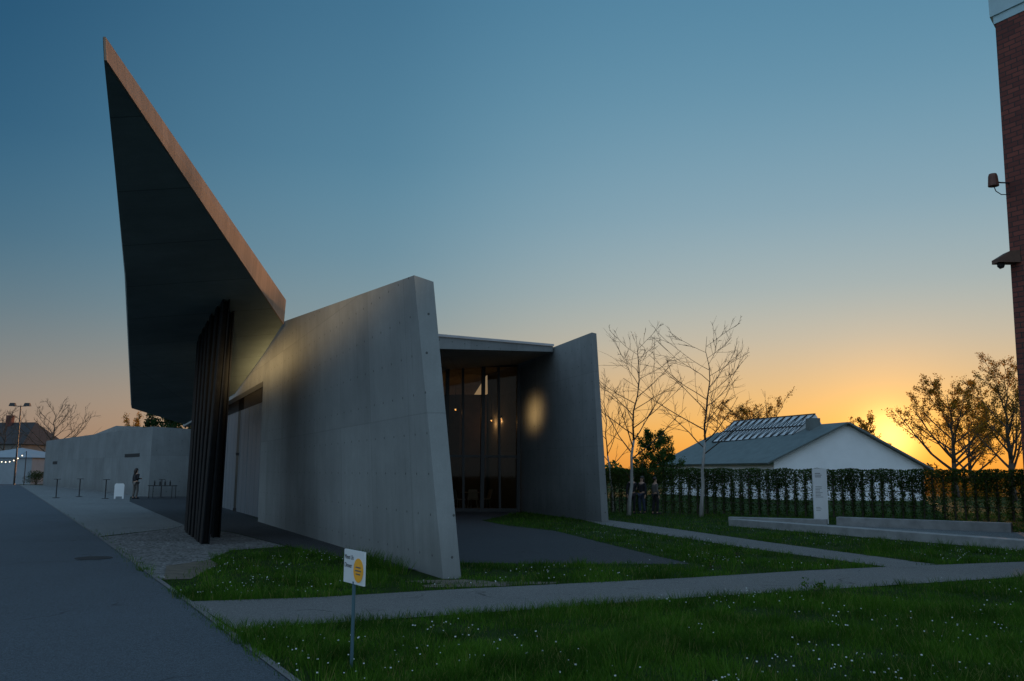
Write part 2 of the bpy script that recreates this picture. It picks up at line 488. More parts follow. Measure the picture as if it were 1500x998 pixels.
for i in range(ngate):
    a = p0+d*(i*wg+.04); b = p0+d*((i+1)*wg-.04)
    gd = MB()
    prof = []
    K = 6
    for k in range(K):
        s0 = a.lerp(b, k/K); s1 = a.lerp(b, (k+1)/K)
        prof += [s0+nrm*.02, s0+d*.03-nrm*.01, s1-d*.03-nrm*.01]
    prof.append(b+nrm*.02)
    full = prof+[b+nrm*.07, a+nrm*.07]
    gd.prism([(p.x, p.y) for p in full], .02, 4.15)
    gd.obj('garage_door', M_door, FS)
gr = MB()
a = p0+nrm*.1; b = p0+d*L+nrm*.1
gr.up([a, b, b+nrm*.1, a+nrm*.1], 5.0)
gr.obj('gate_surround', M_dark, FS)

# canopy: one flat slanting blade
def cz(x, y): return 8.519+.1127*x-.0847*y
bxy = {'A': (-5.39, 11.0), 'B': (-6.42, 24.5), 'E2': (-7.86, 27.8), 'E': (-10.4, 33.3), 'D': (-14.2, 38.7), 'C': (-14.54, 34), 'K': (-8.67, 19.5)}
order = ['A', 'B', 'E2', 'E', 'D', 'C', 'K']
bot = {k: (v[0], v[1], cz(*v)) for k, v in bxy.items()}
thick = {'A': .33, 'B': .69, 'E2': .8, 'E': .9, 'D': .35, 'C': .12, 'K': .10}
top = {k: (bot[k][0]+(.03 if k in 'BE' else -.04), bot[k][1], bot[k][2]+thick[k]) for k in order}
V = [bot[k] for k in order]+[top[k] for k in order]
F = [list(range(7))[::-1], list(range(7, 14))]
for i in range(7):
    j = (i+1) % 7
    F.append([i, j, j+7, i+7])
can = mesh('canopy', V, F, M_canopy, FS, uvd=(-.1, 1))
fb = MB()
A0, B0, A1, B1 = Vector(bot['A']), Vector(bot['B']), Vector(top['A']), Vector(top['B'])
q = Vector((.035, -.0, 0))
fb.hexa([A0+q*.2, A0+q, B0+q, B0+q*.2], [A1+q*.2, A1+q, B1+q, B1+q*.2])
fb.obj('fascia', M_fascia, can, uvd=(0, 1))
cols = [(-7.0, 20.75, -7.2, 21.9), (-7.42, 22.8, -7.4, 22.9), (-7.3, 21.4, -7.5, 22.4), (-7.6, 22.1, -7.85, 23.0), (-7.95, 22.85, -8.15, 23.6), (-8.3, 23.6, -8.45, 24.2), (-8.65, 24.4, -8.75, 24.8), (-9.0, 25.3, -9.0, 25.4), (-7.95, 23.9, -7.9, 23.9)]
for i, (x, y, x1, y1) in enumerate(cols):
    z = cz(x1, y1)+.04
    w, t = .20, .09
    cb = MB()
    dd = Vector((-.43, .90, 0)); nn = Vector((.9, .43, 0))
    c0 = Vector((x, y, -.05)); c1 = Vector((x1, y1, z))
    out = [(-w, -t), (w, -t), (w, -t+.03), (.015, -t+.03), (.015, t-.03), (w, t-.03), (w, t), (-w, t), (-w, t-.03), (-.015, t-.03), (-.015, -t+.03), (-w, -t+.03)]
    n = len(out)
    cb.add([c0+dd*a+nn*b for a, b in out]+[c1+dd*a+nn*b for a, b in out], [list(range(n))[::-1], list(range(n, 2*n))]+[[k, (k+1) % n, n+(k+1) % n, n+k] for k in range(n)])
    cb.obj('column', M_steel, FS)

# glazed front
GA = Vector((.40, 38.75, 0)); GB = Vector((-11.4, 37.1, 0)); gd_ = (GB-GA).normalized(); gn = Vector((gd_.y, -gd_.x, 0))
if gn.y > 0: gn = -gn
pane = MB()
pane.add([GA+Vector((0, 0, .05)), GB+Vector((0, 0, .05)), GB+Vector((0, 0, 6.0)), GA+Vector((0, 0, 6.36))], [[0, 1, 2, 3]])
win = pane.obj('window', M_glass, FS, fix=False)
fr = MB()
Lg = (GB-GA).length
def bar(s0, z0, s1, z1, w=.05, dep=.09):
    a = GA+gd_*s0+Vector((0, 0, z0)); b = GA+gd_*s1+Vector((0, 0, z1))
    ax = (b-a).normalized(); sd = ax.cross(gn).normalized()*w
    f1 = gn*dep; f0 = -gn*.03
    fr.hexa([a-sd+f0, a+sd+f0, a+sd+f1, a-sd+f1], [b-sd+f0, b+sd+f0, b+sd+f1, b-sd+f1])
s = .1
k = 0
while s < Lg-.6:
    bar(s, 0, s+(.12 if k % 2 else .0), 6.3-.02*k, .05 if k % 2 else .08, .09 if k % 2 else .16)
    s += .78; k += 1
bar(0, 2.35, Lg, 2.35, .05, .1); bar(0, .08, Lg, .08, .07, .1); bar(0, 6.3, Lg, 5.95, .05, .11)
fr.obj('frame', M_frame, win)
it = MB()
it.prism([(-1.2, 43), (-2.5, 43), (-9.5, 46), (-9.4, 46.2), (-2.4, 43.2), (-1.2, 43.2)], 0, 5.4)
it.obj('interior_wall', M_wood, FS)
fl = MB(); fl.prism([(.35, 38.9), (-11.3, 37.25), (-12, 46), (-.9, 43.1)], -.02, .03)
fl.obj('interior_floor', M_floor, FS)
def pendant(x, y, z):
    e = thing('pendant_lamp', 'small warm lit lamp hanging inside the glazed hall', 'lamp', (x, y, z), 'lit lamps inside the hall')
    m = MB(); m.sphere((0, 0, 0), .045, 10, 6); m.obj('bulb', M_bulb, e, smooth=True)
    m = MB(); m.tube([(0, 0, .03), (0, 0, .1), (0, 0, .14), (0, 0, 5.6-z)], [.08, .05, .012, .010], 10); m.obj('lamp_shade', M_dark, e)
    return e
for x, y, z in ((-.45, 41.2, 4.15), (-2.55, 40.4, 4.5), (-.95, 42.0, 4.1)):
    pendant(x, y, z)
    ld = bpy.data.lights.new('lamp_glow', 'POINT'); ld.energy = 9; ld.color = (1, .55, .22); ld.shadow_soft_size = .06
    lo = bpy.data.objects.new('lamp_glow', ld); lo.location = (x, y, z-.15); COL.objects.link(lo)

def chair(root, mat):
    m = MB(); m.prism([(-.22, -.22), (.22, -.22), (.24, .2), (-.24, .2)], .43, .47); m.obj('seat', mat, root)
    m = MB()
    m.hexa([(-.23, .2, .48), (.23, .2, .48), (.23, .225, .48), (-.23, .225, .48)], [(-.2, .30, .88), (.2, .30, .88), (.2, .325, .88), (-.2, .325, .88)])
    m.obj('backrest', mat, root)
    for sx, sy in ((-1, -1), (1, -1), (-1, 1), (1, 1)):
        m = MB(); m.tube([(sx*.17, sy*.16, .43), (sx*.23, sy*.22, 0)], [.02, .013], 8); m.obj('leg', mat, root)
M_greyp = surf('grey_plastic', (.45, .45, .44), .5, 3, .1)
c0 = thing('chair', 'pale moulded chair standing inside the glazed hall', 'chair', (-1.7, 40.0, .03), 'chairs inside the hall'); chair(c0, M_greyp)
copy_thing(c0, (-2.3, 39.7, .03), 2.2); copy_thing(c0, (-1.2, 40.6, .03), -1.2)
tb = thing('table', 'pale round table inside the glazed hall', 'table', (-1.8, 40.7, .03))
m = MB(); m.tube([(0, 0, .72), (0, 0, .75)], .5, 24); m.obj('table_top', M_greyp, tb)
m = MB(); m.tube([(0, 0, 0), (0, 0, .03), (0, 0, .05), (0, 0, .72)], [.25, .24, .04, .035], 12); m.obj('table_base', M_greyp, tb)

# ------------------------------------------------------------------ low concrete building
LB = thing('low_building', 'long low grey concrete building with slit windows beside the road', 'building')
m = MB(); m.prism([(-22.9, 56.9), (-20.3, 57.95), (-14, 70), (-42, 106), (-50.5, 97)], -.1, [4.43, 4.3, 4.3, 4.7, 4.75]); m.obj('wall', M_conc_low, LB)
m = MB(); m.prism([(-43.0, 92), (-35.5, 80), (-31, 84), (-38, 97)], 4.5, [5.3, 5.6, 5.6, 5.3]); m.obj('roof_block', M_conc_side, LB)
ld_ = Vector((-27.6, 40.1, 0)).normalized(); ln = Vector((-ld_.y, ld_.x, 0))
for t0, t1, z0, z1 in ((3.2, 7.8, 2.55, 2.78), (39.5, 42.5, 2.2, 2.5)):
    a = Vector((-22.9, 56.9, z0))+ld_*t0; b = Vector((-22.9, 56.9, z0))+ld_*t1
    m = MB(); m.up([a+ln*.02, b+ln*.02, b-ln*.1, a-ln*.1], z1-z0)
    m.obj('window', M_dark, LB)

# ------------------------------------------------------------------ brick building
BB = thing('brick_building', 'tall dark red brick building corner with pale cornice', 'building')
BX = 12.74
def bxz(z): return BX-.19*(1-z/13.5)
m = MB(); m.hexa([(BX-.19, 22.0, -.1), (16.9, 13.9, -.1), (30, 21, -.1), (24, 36, -.1)], [(BX, 22.0, 13.5), (17.1, 13.9, 13.5), (30, 21, 13.5), (24, 36, 13.5)]); m.obj('wall', M_brick, BB, uvd=(4.36, -8.1))
m = MB(); m.prism([(BX-.03, 22.02), (17.1, 13.84), (30.1, 21), (24, 36.1)], 13.5, 13.72); m.prism([(BX-.10, 22.06), (17.1, 13.7), (30.2, 21), (24, 36.2)], 13.722, 14.6)
m.obj('cornice', surf('pale_cornice', (.38, .54, .58), .6, 2, .1), BB)
dB = Vector((4.36, -8.1, 0)).normalized(); nB = Vector((dB.y, -dB.x, 0))
lf = MB()
o0 = Vector((bxz(9.1), 22.0, 9.1))
lf.tube([o0+dB*.1, o0+nB*.22, o0+nB*.42], .02, 8)
lf.obj('lamp_bracket', M_frame, BB)
WL = thing('wall_lantern', 'rust-brown lantern on a bracket at the brick corner', 'lamp')
m = MB(); cc = o0+nB*.50
m.tube([cc+Vector((0, 0, -.14)), cc+Vector((0, 0, .12)), cc+Vector((0, 0, .18))], [.13, .11, .09], 12)
m.obj('lamp_shade', surf('rusty_metal', (.12, .04, .025), .6, 6, .3), WL)
m = MB(); m.tube([cc+Vector((0, 0, -.12)), cc+Vector((.05, 0, -.27)), cc+Vector((.18, 0, -.36)), cc+Vector((.40, 0, -.36))], .012, 6); m.obj('cable', M_dark, WL)
SC = thing('wall_ledge', 'chunky brown sloped ledge fixture on the brick corner', 'ledge')
cc = Vector((bxz(7), 22.0, 6.95))+nB*.2
m = MB()
ol = [(-.26, 6.98), (.3, 6.98), (.3, 7.30), (.05, 7.27), (-.26, 7.08)]
n = len(ol); m.add([(cc.x+x, cc.y-.16, z) for x, z in ol]+[(cc.x+x, cc.y+.16, z) for x, z in ol], [list(range(n)), list(range(n, 2*n))[::-1]]+[[k, (k+1) % n, n+(k+1) % n, n+k] for k in range(n)])
m.obj('hood', surf('rusty_hood', (.11, .055, .035), .6, 6, .3), SC)
m = MB(); m.tube([cc+Vector((-.12, 0, .03)), cc+Vector((-.12, 0, -.04)), cc+Vector((-.1, 0, -.10))], [.09, .09, .05], 10); m.obj('lens_dome', M_dark, SC)

# ------------------------------------------------------------------ low concrete walls
def lowwall(a, b, h, w, label):
    a = Vector((a[0], a[1], -.02)); b = Vector((b[0], b[1], -.02)); d = (b-a).normalized(); q = Vector((-d.y, d.x, 0))*w
    m = MB(); m.up([a, b, b+q, a+q], h+.02)
    o = m.obj('retaining_wall', M_ramp)
    bv = o.modifiers.new('b', 'BEVEL'); bv.width = .015; bv.segments = 2
    return tag(o, label, 'low wall')
lowwall((7.08, 29.4), (11.7, 20.3), .22, .45, 'long low pale concrete kerb wall bordering the grass')
lowwall((10.8, 30.0), (14.85, 26.85), .28, .3, 'low pale concrete wall beside the ramp')
lowwall((7.6, 31.6), (10.6, 30.3), .18, .3, 'short low pale concrete wall near the white sign')

# ------------------------------------------------------------------ white information pillar
IP = thing('information_sign', 'tall white information panel with small grey text', 'sign', (10.65, 31.0, 0))
m = MB(); m.box(-.24, -.04, 0, .24, .04, 1.88); ipn = m.obj('panel', surf('pillar_white', (.78, .80, .80), .4, 3, .04), IP)
M_ink = surf('grey_ink', (.10, .10, .10), .6, 3, .1)
def text(body, size, loc, rot, mat, parent, name='lettering', align='LEFT'):
    cu = bpy.data.curves.new(name, 'FONT'); cu.body = body; cu.size = size; cu.extrude = .0008; cu.align_x = align
    tmp = bpy.data.objects.new(name, cu); COL.objects.link(tmp)
    dg = bpy.context.evaluated_depsgraph_get()
    me = bpy.data.meshes.new_from_object(tmp.evaluated_get(dg))
    bpy.data.objects.remove(tmp)
    me.materials.clear(); me.materials.append(mat)
    ob = bpy.data.objects.new(name, me); link(ob, parent); ob.location = loc; ob.rotation_euler = rot
    return ob
rr = random.Random(3)
def inkline(x0, x1, z, h, y, par):
    m = MB(); m.box(x0, y-.002, z, x1, y, z+h); return m.obj('printed_line', M_ink, par)
for k in range(3): inkline(-.17, -.17+rr.uniform(.15, .3), 1.70-k*.06, .02, -.041, ipn)
for k in range(8): inkline(-.17, -.17+rr.uniform(.15, .26), 1.25-k*.05, .012, -.041, ipn)
for k in range(3): inkline(-.17, -.17+rr.uniform(.1, .2), .55-k*.05, .012, -.041, ipn)

SG = thing('sign_post', 'small white sign with orange disc on a thin grass-side post', 'sign', (-1.34, 7.84, 0))
m = MB(); m.tube([(0, 0, -.05), (0, 0, .72)], .015, 10); m.obj('post', surf('grey_post', (.07, .14, .17), .5, 4, .1, metal=.4), SG)
ang = math.atan2(-.36, .24)
m = MB(); m.box(-.21, -.008, .70, .21, .008, .98)
pn = m.obj('panel', M_white2, SG); pn.rotation_euler = (0, 0, ang)
text('Meet Us', .055, (-.195, -.0095, .90), (math.pi/2, 0, 0), M_ink, pn)
text('Dinner', .055, (-.195, -.0095, .83), (math.pi/2, 0, 0), M_ink, pn)
m = MB(); m.tube([(.10, -.009, .82), (.10, -.0115, .82)], .10, 32); m.obj('orange_disc', surf('orange_paint', (.90, .40, .02), .6, 4, .05), pn)
for k, w in enumerate((.05, .06, .045)): inkline(.10-w, .10+w, .84-k*.028, .010, -.0118, pn)

# ------------------------------------------------------------------ plaza furniture
bt = thing('bar_table', 'slim dark standing table on the paved plaza', 'table', (-26.7, 52.9, .012), 'standing tables on the plaza')
m = MB(); m.tube([(0, 0, 1.08), (0, 0, 1.11)], .2, 20); m.obj('table_top', M_frame, bt)
m = MB(); m.tube([(0, 0, 0), (0, 0, .03), (0, 0, .05), (0, 0, 1.08)], [.2, .19, .03, .03], 12); m.obj('table_base', M_frame, bt)
for x, y in ((-26.6, 55.5), (-23.5, 52.2), (-21.6, 55.6)): copy_thing(bt, (x, y, .012))
bq = thing('buffet_table', 'dark table with bottles standing beside the concrete wall', 'table', (-20.75, 53.6, .016))
m = MB(); m.box(-.75, -.35, .72, .75, .35, .76); m.obj('table_top', M_frame, bq)
for sx in (-.68, .68):
    for sy in (-.3, .3):
        m = MB(); m.tube([(sx, sy, 0), (sx, sy, .72)], .02, 8); m.obj('leg', M_frame, bq)
bo = thing('bottle', 'dark glass bottle on the table', 'bottle', (-21.2, 53.5, .776), 'bottles on the table')
m = MB(); m.tube([(0, 0, 0), (0, 0, .2), (0, 0, .24), (0, 0, .31)], [.04, .04, .015, .013], 10); m.obj('bottle_body', M_dark, bo)
for x in (-20.9, -20.6, -20.3): copy_thing(bo, (x, 53.55, .776))
AB = thing('sandwich_board', 'white folding sandwich board standing on the plaza', 'sign', (-22.8, 52.4, .012)); AB.rotation_euler[2] = .4
for sy in (-1, 1):
    m = MB()
    ol = [(-.26, 0), (-.17, 0), (-.17, .14), (.17, .14), (.17, 0), (.26, 0), (.26, .80), (.20, .88), (-.20, .88), (-.26, .80)]
    n = len(ol); va = [(x, sy*(.22-.2*z/.88), z) for x, z in ol]; vb = [(x, sy*(.245-.2*z/.88), z) for x, z in ol]
    m.add(va+vb, [list(range(n)), list(range(n, 2*n))[::-1]]+[[k, (k+1) % n, n+(k+1) % n, n+k] for k in range(n)])
    m.obj('board', M_white2, AB)

# ------------------------------------------------------------------ people
def skin_mesh(nodes, edges, root=0, sub=1):
    me = bpy.data.meshes.new('t'); me.from_pydata([n[:3] for n in nodes], edges, [])
    ob = bpy.data.objects.new('t', me); COL.objects.link(ob)
    md = ob.modifiers.new('s', 'SKIN')
    md.use_smooth_shade = True
    if not me.skin_vertices: me.skin_vertices.new()
    sv = me.skin_vertices[0].data
    for i, n in enumerate(nodes):
        r = n[3]
        sv[i].radius = r if isinstance(r, tuple) else (r, r)
        sv[i].use_root = (i == root)
    s = ob.modifiers.new('u', 'SUBSURF'); s.levels = sub; s.render_levels = sub
    dg = bpy.context.evaluated_depsgraph_get()
    out = bpy.data.meshes.new_from_object(ob.evaluated_get(dg))
    bpy.data.objects.remove(ob)
    return out
M_skin = surf('skin', (.45, .28, .2), .6, 8, .08)
M_hair = surf('dark_hair', (.03, .02, .015), .6, 20, .4)
M_black = surf('black_cloth', (.018, .018, .022), .9, 10, .3)
M_jean = surf('blue_cloth', (.04, .055, .09), .9, 10, .3)
M_greyc = surf('grey_cloth', (.12, .11, .10), .9, 10, .3)

def person(loc, rz, H, label, armL, armR, stride, coat, legs, long_hair=False):
    e = thing('person', label, 'person', loc); e.rotation_euler[2] = rz
    k = H/1.75
    n = []; ed = []
    def add(x, y, z, r, par=None):
        n.append((x*k, y*k, z*k, r*k if not isinstance(r, tuple) else (r[0]*k, r[1]*k))); i = len(n)-1
        if par is not None: ed.append((par, i))
        return i
    pel = add(0, 0, .95, .125)
    wai = add(0, .01, 1.1, .115, pel); che = add(0, 0, 1.28, (.14, .125), wai); sh = add(0, 0, 1.42, .10, che)
    nk = add(0, -.01, 1.5, .055, sh); hd0 = add(0, -.015, 1.575, .075, nk); hd1 = add(0, -.01, 1.65, .088, hd0); hd2 = add(0, 0, 1.71, .06, hd1)
    joints = {}
    for s, st in ((-1, stride), (1, -stride)):
        hp = add(s*.09, 0, .88, .09, pel); kn = add(s*.10, -st*.5-.02, .50, .058, hp)
        an = add(s*.10, -st*.6+.03, .10, .04, kn); hl = add(s*.10, -st*.6+.04, .045, .04, an); toe = add(s*.12, -st*.6-.15, .035, .035, hl)
        joints[s] = (hp, kn, an)
    arms = {}
    for s, (el, wr) in ((-1, armL), (1, armR)):
        a0 = add(s*.17, 0, 1.40, .055, sh)
        a1 = add(s*el[0], el[1], el[2], .042, a0); a2 = add(s*wr[0], wr[1], wr[2], .028, a1)
        dv = Vector((s*(wr[0]-el[0]), wr[1]-el[1], wr[2]-el[2])).normalized()
        pm = Vector((s*wr[0], wr[1], wr[2]))+dv*.06
        p = add(pm.x, pm.y, pm.z, (.03, .022), a2)
        side = dv.cross(Vector((1, 0, 0)) if abs(dv.x) < .8 else Vector((0, 1, 0))).normalized()
        for f, (off, ln) in enumerate(((-.03, .07), (-.01, .08), (.01, .078), (.03, .06))):
            b = pm+side*off+dv*.03; m1 = b+dv*ln*.5; m2 = b+dv*ln*.9+Vector((-s*.02, 0, 0))
            x = add(b.x, b.y, b.z, .010, p); x = add(m1.x, m1.y, m1.z, .009, x); add(m2.x, m2.y, m2.z, .008, x)
        t1 = pm-side*.045-dv*.01; t2 = t1-side*.015+dv*.035
        x = add(t1.x, t1.y, t1.z, .012, p); add(t2.x, t2.y, t2.z, .009, x)
        arms[s] = (a0, a1, a2)
    me = skin_mesh(n, ed, 0, 1); me.materials.append(M_skin)
    ob = bpy.data.objects.new('body', me); link(ob, e)
    f = MB(); f.sphere((0, -.095*k, 1.615*k), (.011*k, .018*k, .02*k), 8, 5); f.obj('nose', M_skin, e, smooth=True)
    for sx in (-1, 1):
        f = MB(); f.sphere((sx*.03*k, -.082*k, 1.645*k), .011*k, 8, 5); f.obj('eye', M_dark, e, smooth=True)
        f = MB(); f.sphere((sx*.088*k, .0, 1.635*k), (.012*k, .02*k, .03*k), 8, 5); f.obj('ear', M_skin, e, smooth=True)
    hmesh = MB(); hmesh.sphere((0, .022*k, 1.675*k), (.100*k, .105*k, .098*k), 14, 9)
    if long_hair: hmesh.tube([(0, .05*k, 1.69*k), (0, .085*k, 1.58*k), (0, .08*k, 1.45*k), (0, .09*k, 1.36*k)], [.085*k, .09*k, .075*k, .03*k], 10)
    hmesh.obj('hair', M_hair, e, smooth=True)
    jn = []; je = []
    def ja(i, dr, par=None):
        c = n[i][:3]; r = n[i][3]
        r = (r[0]+dr*k, r[1]+dr*k) if isinstance(r, tuple) else r+dr*k
        jn.append((c[0], c[1], c[2], r)); j = len(jn)-1
        if par is not None: je.append((par, j))
        return j
    jp = ja(pel, .03); jw = ja(wai, .025, jp); jc = ja(che, .02, jw); js = ja(sh, .02, jc)
    for s in (-1, 1):
        a = ja(arms[s][0], .018, js); a = ja(arms[s][1], .016, a); a = ja(arms[s][2], .014, a)
    me = skin_mesh(jn, je, 0, 1); me.materials.append(coat); link(bpy.data.objects.new('jacket', me), e)
    jn.clear(); je.clear()
    jp = ja(pel, .012)
    for s in (-1, 1):
        a = ja(joints[s][0], .016, jp); a = ja(joints[s][1], .018, a); a = ja(joints[s][2], .022, a)
    me = skin_mesh(jn, je, 0, 1); me.materials.append(legs); link(bpy.data.objects.new('trousers', me), e)
    for s in (-1, 1):
        an = n[joints[s][2]]
        f = MB(); f.sphere((an[0]+s*.01*k, an[1]-.07*k, .045*k), (.05*k, .14*k, .045*k), 10, 6)
        f.obj('shoe', M_black, e, smooth=True)
    return e
DN = ((.24, .02, 1.13), (.26, -.05, .88))
BENT = ((.23, .04, 1.14), (.12, -.22, 1.16))
person((-21.9, 52.5, .012), 2.6, 1.76, 'standing person in black jacket holding hands in front', BENT, DN, .06, M_black, M_greyc, True)
person((5.02, 37.3, 0), .3, 1.58, 'person in dark coat standing by the hedge', DN, BENT, .04, M_black, M_black)
person((5.47, 37.6, 0), -.9, 1.55, 'person in dark jacket and jeans beside the hedge', BENT, DN, .08, M_black, M_jean, True)
person((5.98, 37.3, 0), 1.9, 1.52, 'person in dark clothes with arms down by the hedge', DN, DN, .12, M_greyc, M_black)

# ------------------------------------------------------------------ trees
def leafcloud(pts, size, r):
    n = len(pts)
    P = np.array(pts); rg = np.random.default_rng(r)
    a = rg.normal(size=(n, 3)); a /= np.linalg.norm(a, axis=1)[:, None]
    b = rg.normal(size=(n, 3)); b -= (a*b).sum(1)[:, None]*a; b /= np.linalg.norm(b, axis=1)[:, None]
    s = size*rg.uniform(.6, 1.3, size=(n, 1))
    V = np.stack([P-a*s, P+b*s*.5, P+a*s, P-b*s*.5], 1).reshape(-1, 3)
    return V
def quads_obj(name, V, mat, parent=None):
    me = bpy.data.meshes.new(name); nv = len(V); nf = nv//4
    me.vertices.add(nv); me.vertices.foreach_set('co', V.astype(np.float32).ravel())
    me.loops.add(nv); me.loops.foreach_set('vertex_index', np.arange(nv, dtype=np.int32))
    me.polygons.add(nf); me.polygons.foreach_set('loop_start', np.arange(0, nv, 4, dtype=np.int32))
    me.update(calc_edges=True); me.materials.append(mat)
    return link(bpy.data.objects.new(name, me), parent)

def wob(r, s): return Vector((r.uniform(-s, s), r.uniform(-s, s), r.uniform(-s, s)))
def grow_line(r, p, d, L, segs, w, up):
    pts = [p.copy()]
    for i in range(segs):
        d = (d+wob(r, w)+Vector((0, 0, up))).normalized(); p = p+d*(L/segs); pts.append(p.copy())
    return pts
def tree(loc, H, spread, label, seed, r0=.09, start=.3, n_main=16, up0=.7, bend=.06, nsub=6, ntwig=3, leaves=0, leaf=.05, leafm=None, bark=None, crown_bark=None, group=None, name='tree', twig=.004, lean=(0, 0), cat='tree', taper=.75):
    r = random.Random(seed)
    e = thing(name, label, cat, loc, group)
    tk = MB(); cr = MB(); tips = []
    trunk = [Vector((0, 0, -.1))]; N = 12
    for i in range(N):
        p = Vector((lean[0]*(i+1)/N, lean[1]*(i+1)/N, H*.97*(i+1)/N))+Vector((r.uniform(-1, 1), r.uniform(-1, 1), 0))*H*.006*(1+i*.15); trunk.append(p)
    rad = [r0*(1-.93*(i/N)**.8) for i in range(N+1)]; rad[0] = r0*1.25
    cut = max(3, int(N*min(.95, start+.15)))
    tk.tube(trunk[:cut+1], rad[:cut+1], 8); cr.tube(trunk[cut:], rad[cut:], 6)
    for i in range(n_main):
        t = start+(1-start)*(i+.3)/n_main*.95
        x = t*N; i0 = min(int(x), N-1); fpos = x-i0
        st = trunk[i0].lerp(trunk[i0+1], fpos); rr0 = rad[i0]*.55
        az = i*2.4+r.uniform(-.5, .5)
        out = Vector((math.cos(az), math.sin(az), 0)); d = (out*(1-up0*.45)+Vector((0, 0, up0))).normalized()
        L = spread*(1.25-taper*((t-start)/(1-start)))*r.uniform(.75, 1.2)
        pts = grow_line(r, st, d, L, 6, .13, bend)
        rs_ = [max(twig*1.4, rr0*(1-.85*k/6)) for k in range(7)]
        cr.tube(pts, rs_, 5, False)
        for j in range(nsub):
            u = .2+.8*(j+r.random()*.7)/nsub; q = min(int(u*6), 5); sp = pts[q].lerp(pts[q+1], u*6-q)
            dd = (pts[q+1]-pts[q]).normalized(); d2 = (dd+wob(r, .9)+Vector((0, 0, .15))).normalized()
            L2 = L*r.uniform(.25, .5)*(1.1-u*.5)
            p2 = grow_line(r, sp, d2, L2, 4, .18, bend)
            cr.tube(p2, [max(twig, rs_[q]*.5*(1-.7*k/4)) for k in range(5)], 4, False)
            for m_ in range(ntwig):
                u2 = r.uniform(.25, 1); q2 = min(int(u2*4), 3); s3 = p2[q2].lerp(p2[q2+1], u2*4-q2)
                d3 = ((p2[q2+1]-p2[q2]).normalized()+wob(r, .8)+Vector((0, 0, .1))).normalized()
                p3 = grow_line(r, s3, d3, L2*r.uniform(.3, .6), 3, .15, bend)
                cr.tube(p3, [twig, twig*.85, twig*.7, twig*.5], 3, False); tips += p3[1:]
            tips += p2[2:]
    tk.obj('trunk', bark or M_bark, e, smooth=True, fix=False)
    crown = cr.obj('crown', crown_bark or M_bark, e, smooth=True, fix=False)
    if leaves and tips:
        pts = []
        for i in range(leaves):
            c = r.choice(tips); pts.append(tuple(c+wob(r, leaf*2.2)))
        quads_obj('leaves', leafcloud(pts, leaf, seed), leafm, crown)
    return e
GY = 'young bare trees beside the hedge'
tree((4.74, 36.3, 0), 7.4, 2.9, 'young bare tree with pale trunk standing in the grass', 11, .085, .30, 19, .50, .04, 6, 3, 200, .018, M_spring, M_barkl, M_twig, GY, twig=.0058, lean=(.55, 0))
tree((4.45, 39.4, 0), 6.0, 1.7, 'slender young bare tree near the hedge end', 23, .06, .3, 12, .7, .06, 5, 3, 150, .018, M_spring, M_barkl, M_twig, GY, twig=.0058, lean=(-.4, 0))
tree((7.5, 35.6, 0), 7.4, 3.2, 'young bare tree with pale trunk and wide twigs', 35, .085, .33, 19, .45, .04, 6, 3, 200, .018, M_spring, M_barkl, M_twig, GY, twig=.0058, lean=(.5, 0))
GB_ = 'spring trees near the horizon'
tree((34.6, 70, 0), 8.3, 4.8, 'broad tree with sparse spring leaves against the sunset', 41, .28, .2, 20, .5, .05, 7, 4, 9000, .08, M_spring, crown_bark=M_twig, group=GB_, twig=.012)
tree((34.0, 61, 0), 8.6, 3.7, 'tree with sparse spring leaves glowing at sunset', 42, .25, .2, 18, .7, .05, 7, 4, 7500, .07, M_spring, crown_bark=M_twig, group=GB_, twig=.011)
tree((41, 80, 0), 7.0, 4.2, 'broad leafy tree at the field edge', 47, .25, .2, 14, .6, .05, 7, 4, 6000, .09, M_spring, crown_bark=M_twig, group=GB_, twig=.014)
tree((27.0, 100, 0), 8.2, 5.4, 'distant tree with young leaves behind the roof', 43, .25, .4, 16, .45, .04, 7, 4, 5000, .10, M_spring, crown_bark=M_twig, group=GB_, twig=.02)
tree((38.8, 98, 0), 7.4, 2.6, 'distant tree beside the gabled roof', 44, .2, .3, 14, .7, .04, 7, 4, 3000, .10, M_spring, crown_bark=M_twig, group=GB_, twig=.018)
tree((-58, 113, 0), 9.3, 5.0, 'distant bare tree behind the low building', 45, .25, .25, 16, .6, .04, 7, 3, 0, twig=.016, group='bare trees behind the low building', crown_bark=M_twig)
tree((-50, 118, 0), 8.2, 3.0, 'distant bare tree behind the low building', 46, .2, .3, 14, .7, .04, 7, 3, 2500, .1, M_spring, twig=.016, group='bare trees behind the low building', crown_bark=M_twig)
tree((-63.5, 112, 0), 8.6, 4.0, 'distant bare tree near the houses', 48, .2, .25, 14, .7, .04, 7, 3, 0, twig=.016, group='bare trees behind the low building', crown_bark=M_twig)
tree((8.0, 50, 0), 3.9, 1.5, 'rounded soft green tree behind the hedge', 51, .10, .12, 22, .5, .04, 8, 4, 12000, .055, M_soft, twig=.01, taper=.8)
tree((-29.3, 76, 0), 6.2, 2.6, 'dark leafy tree rising behind the concrete building', 52, .15, .2, 16, .6, .04, 7, 4, 7000, .12, M_ever, twig=.015)

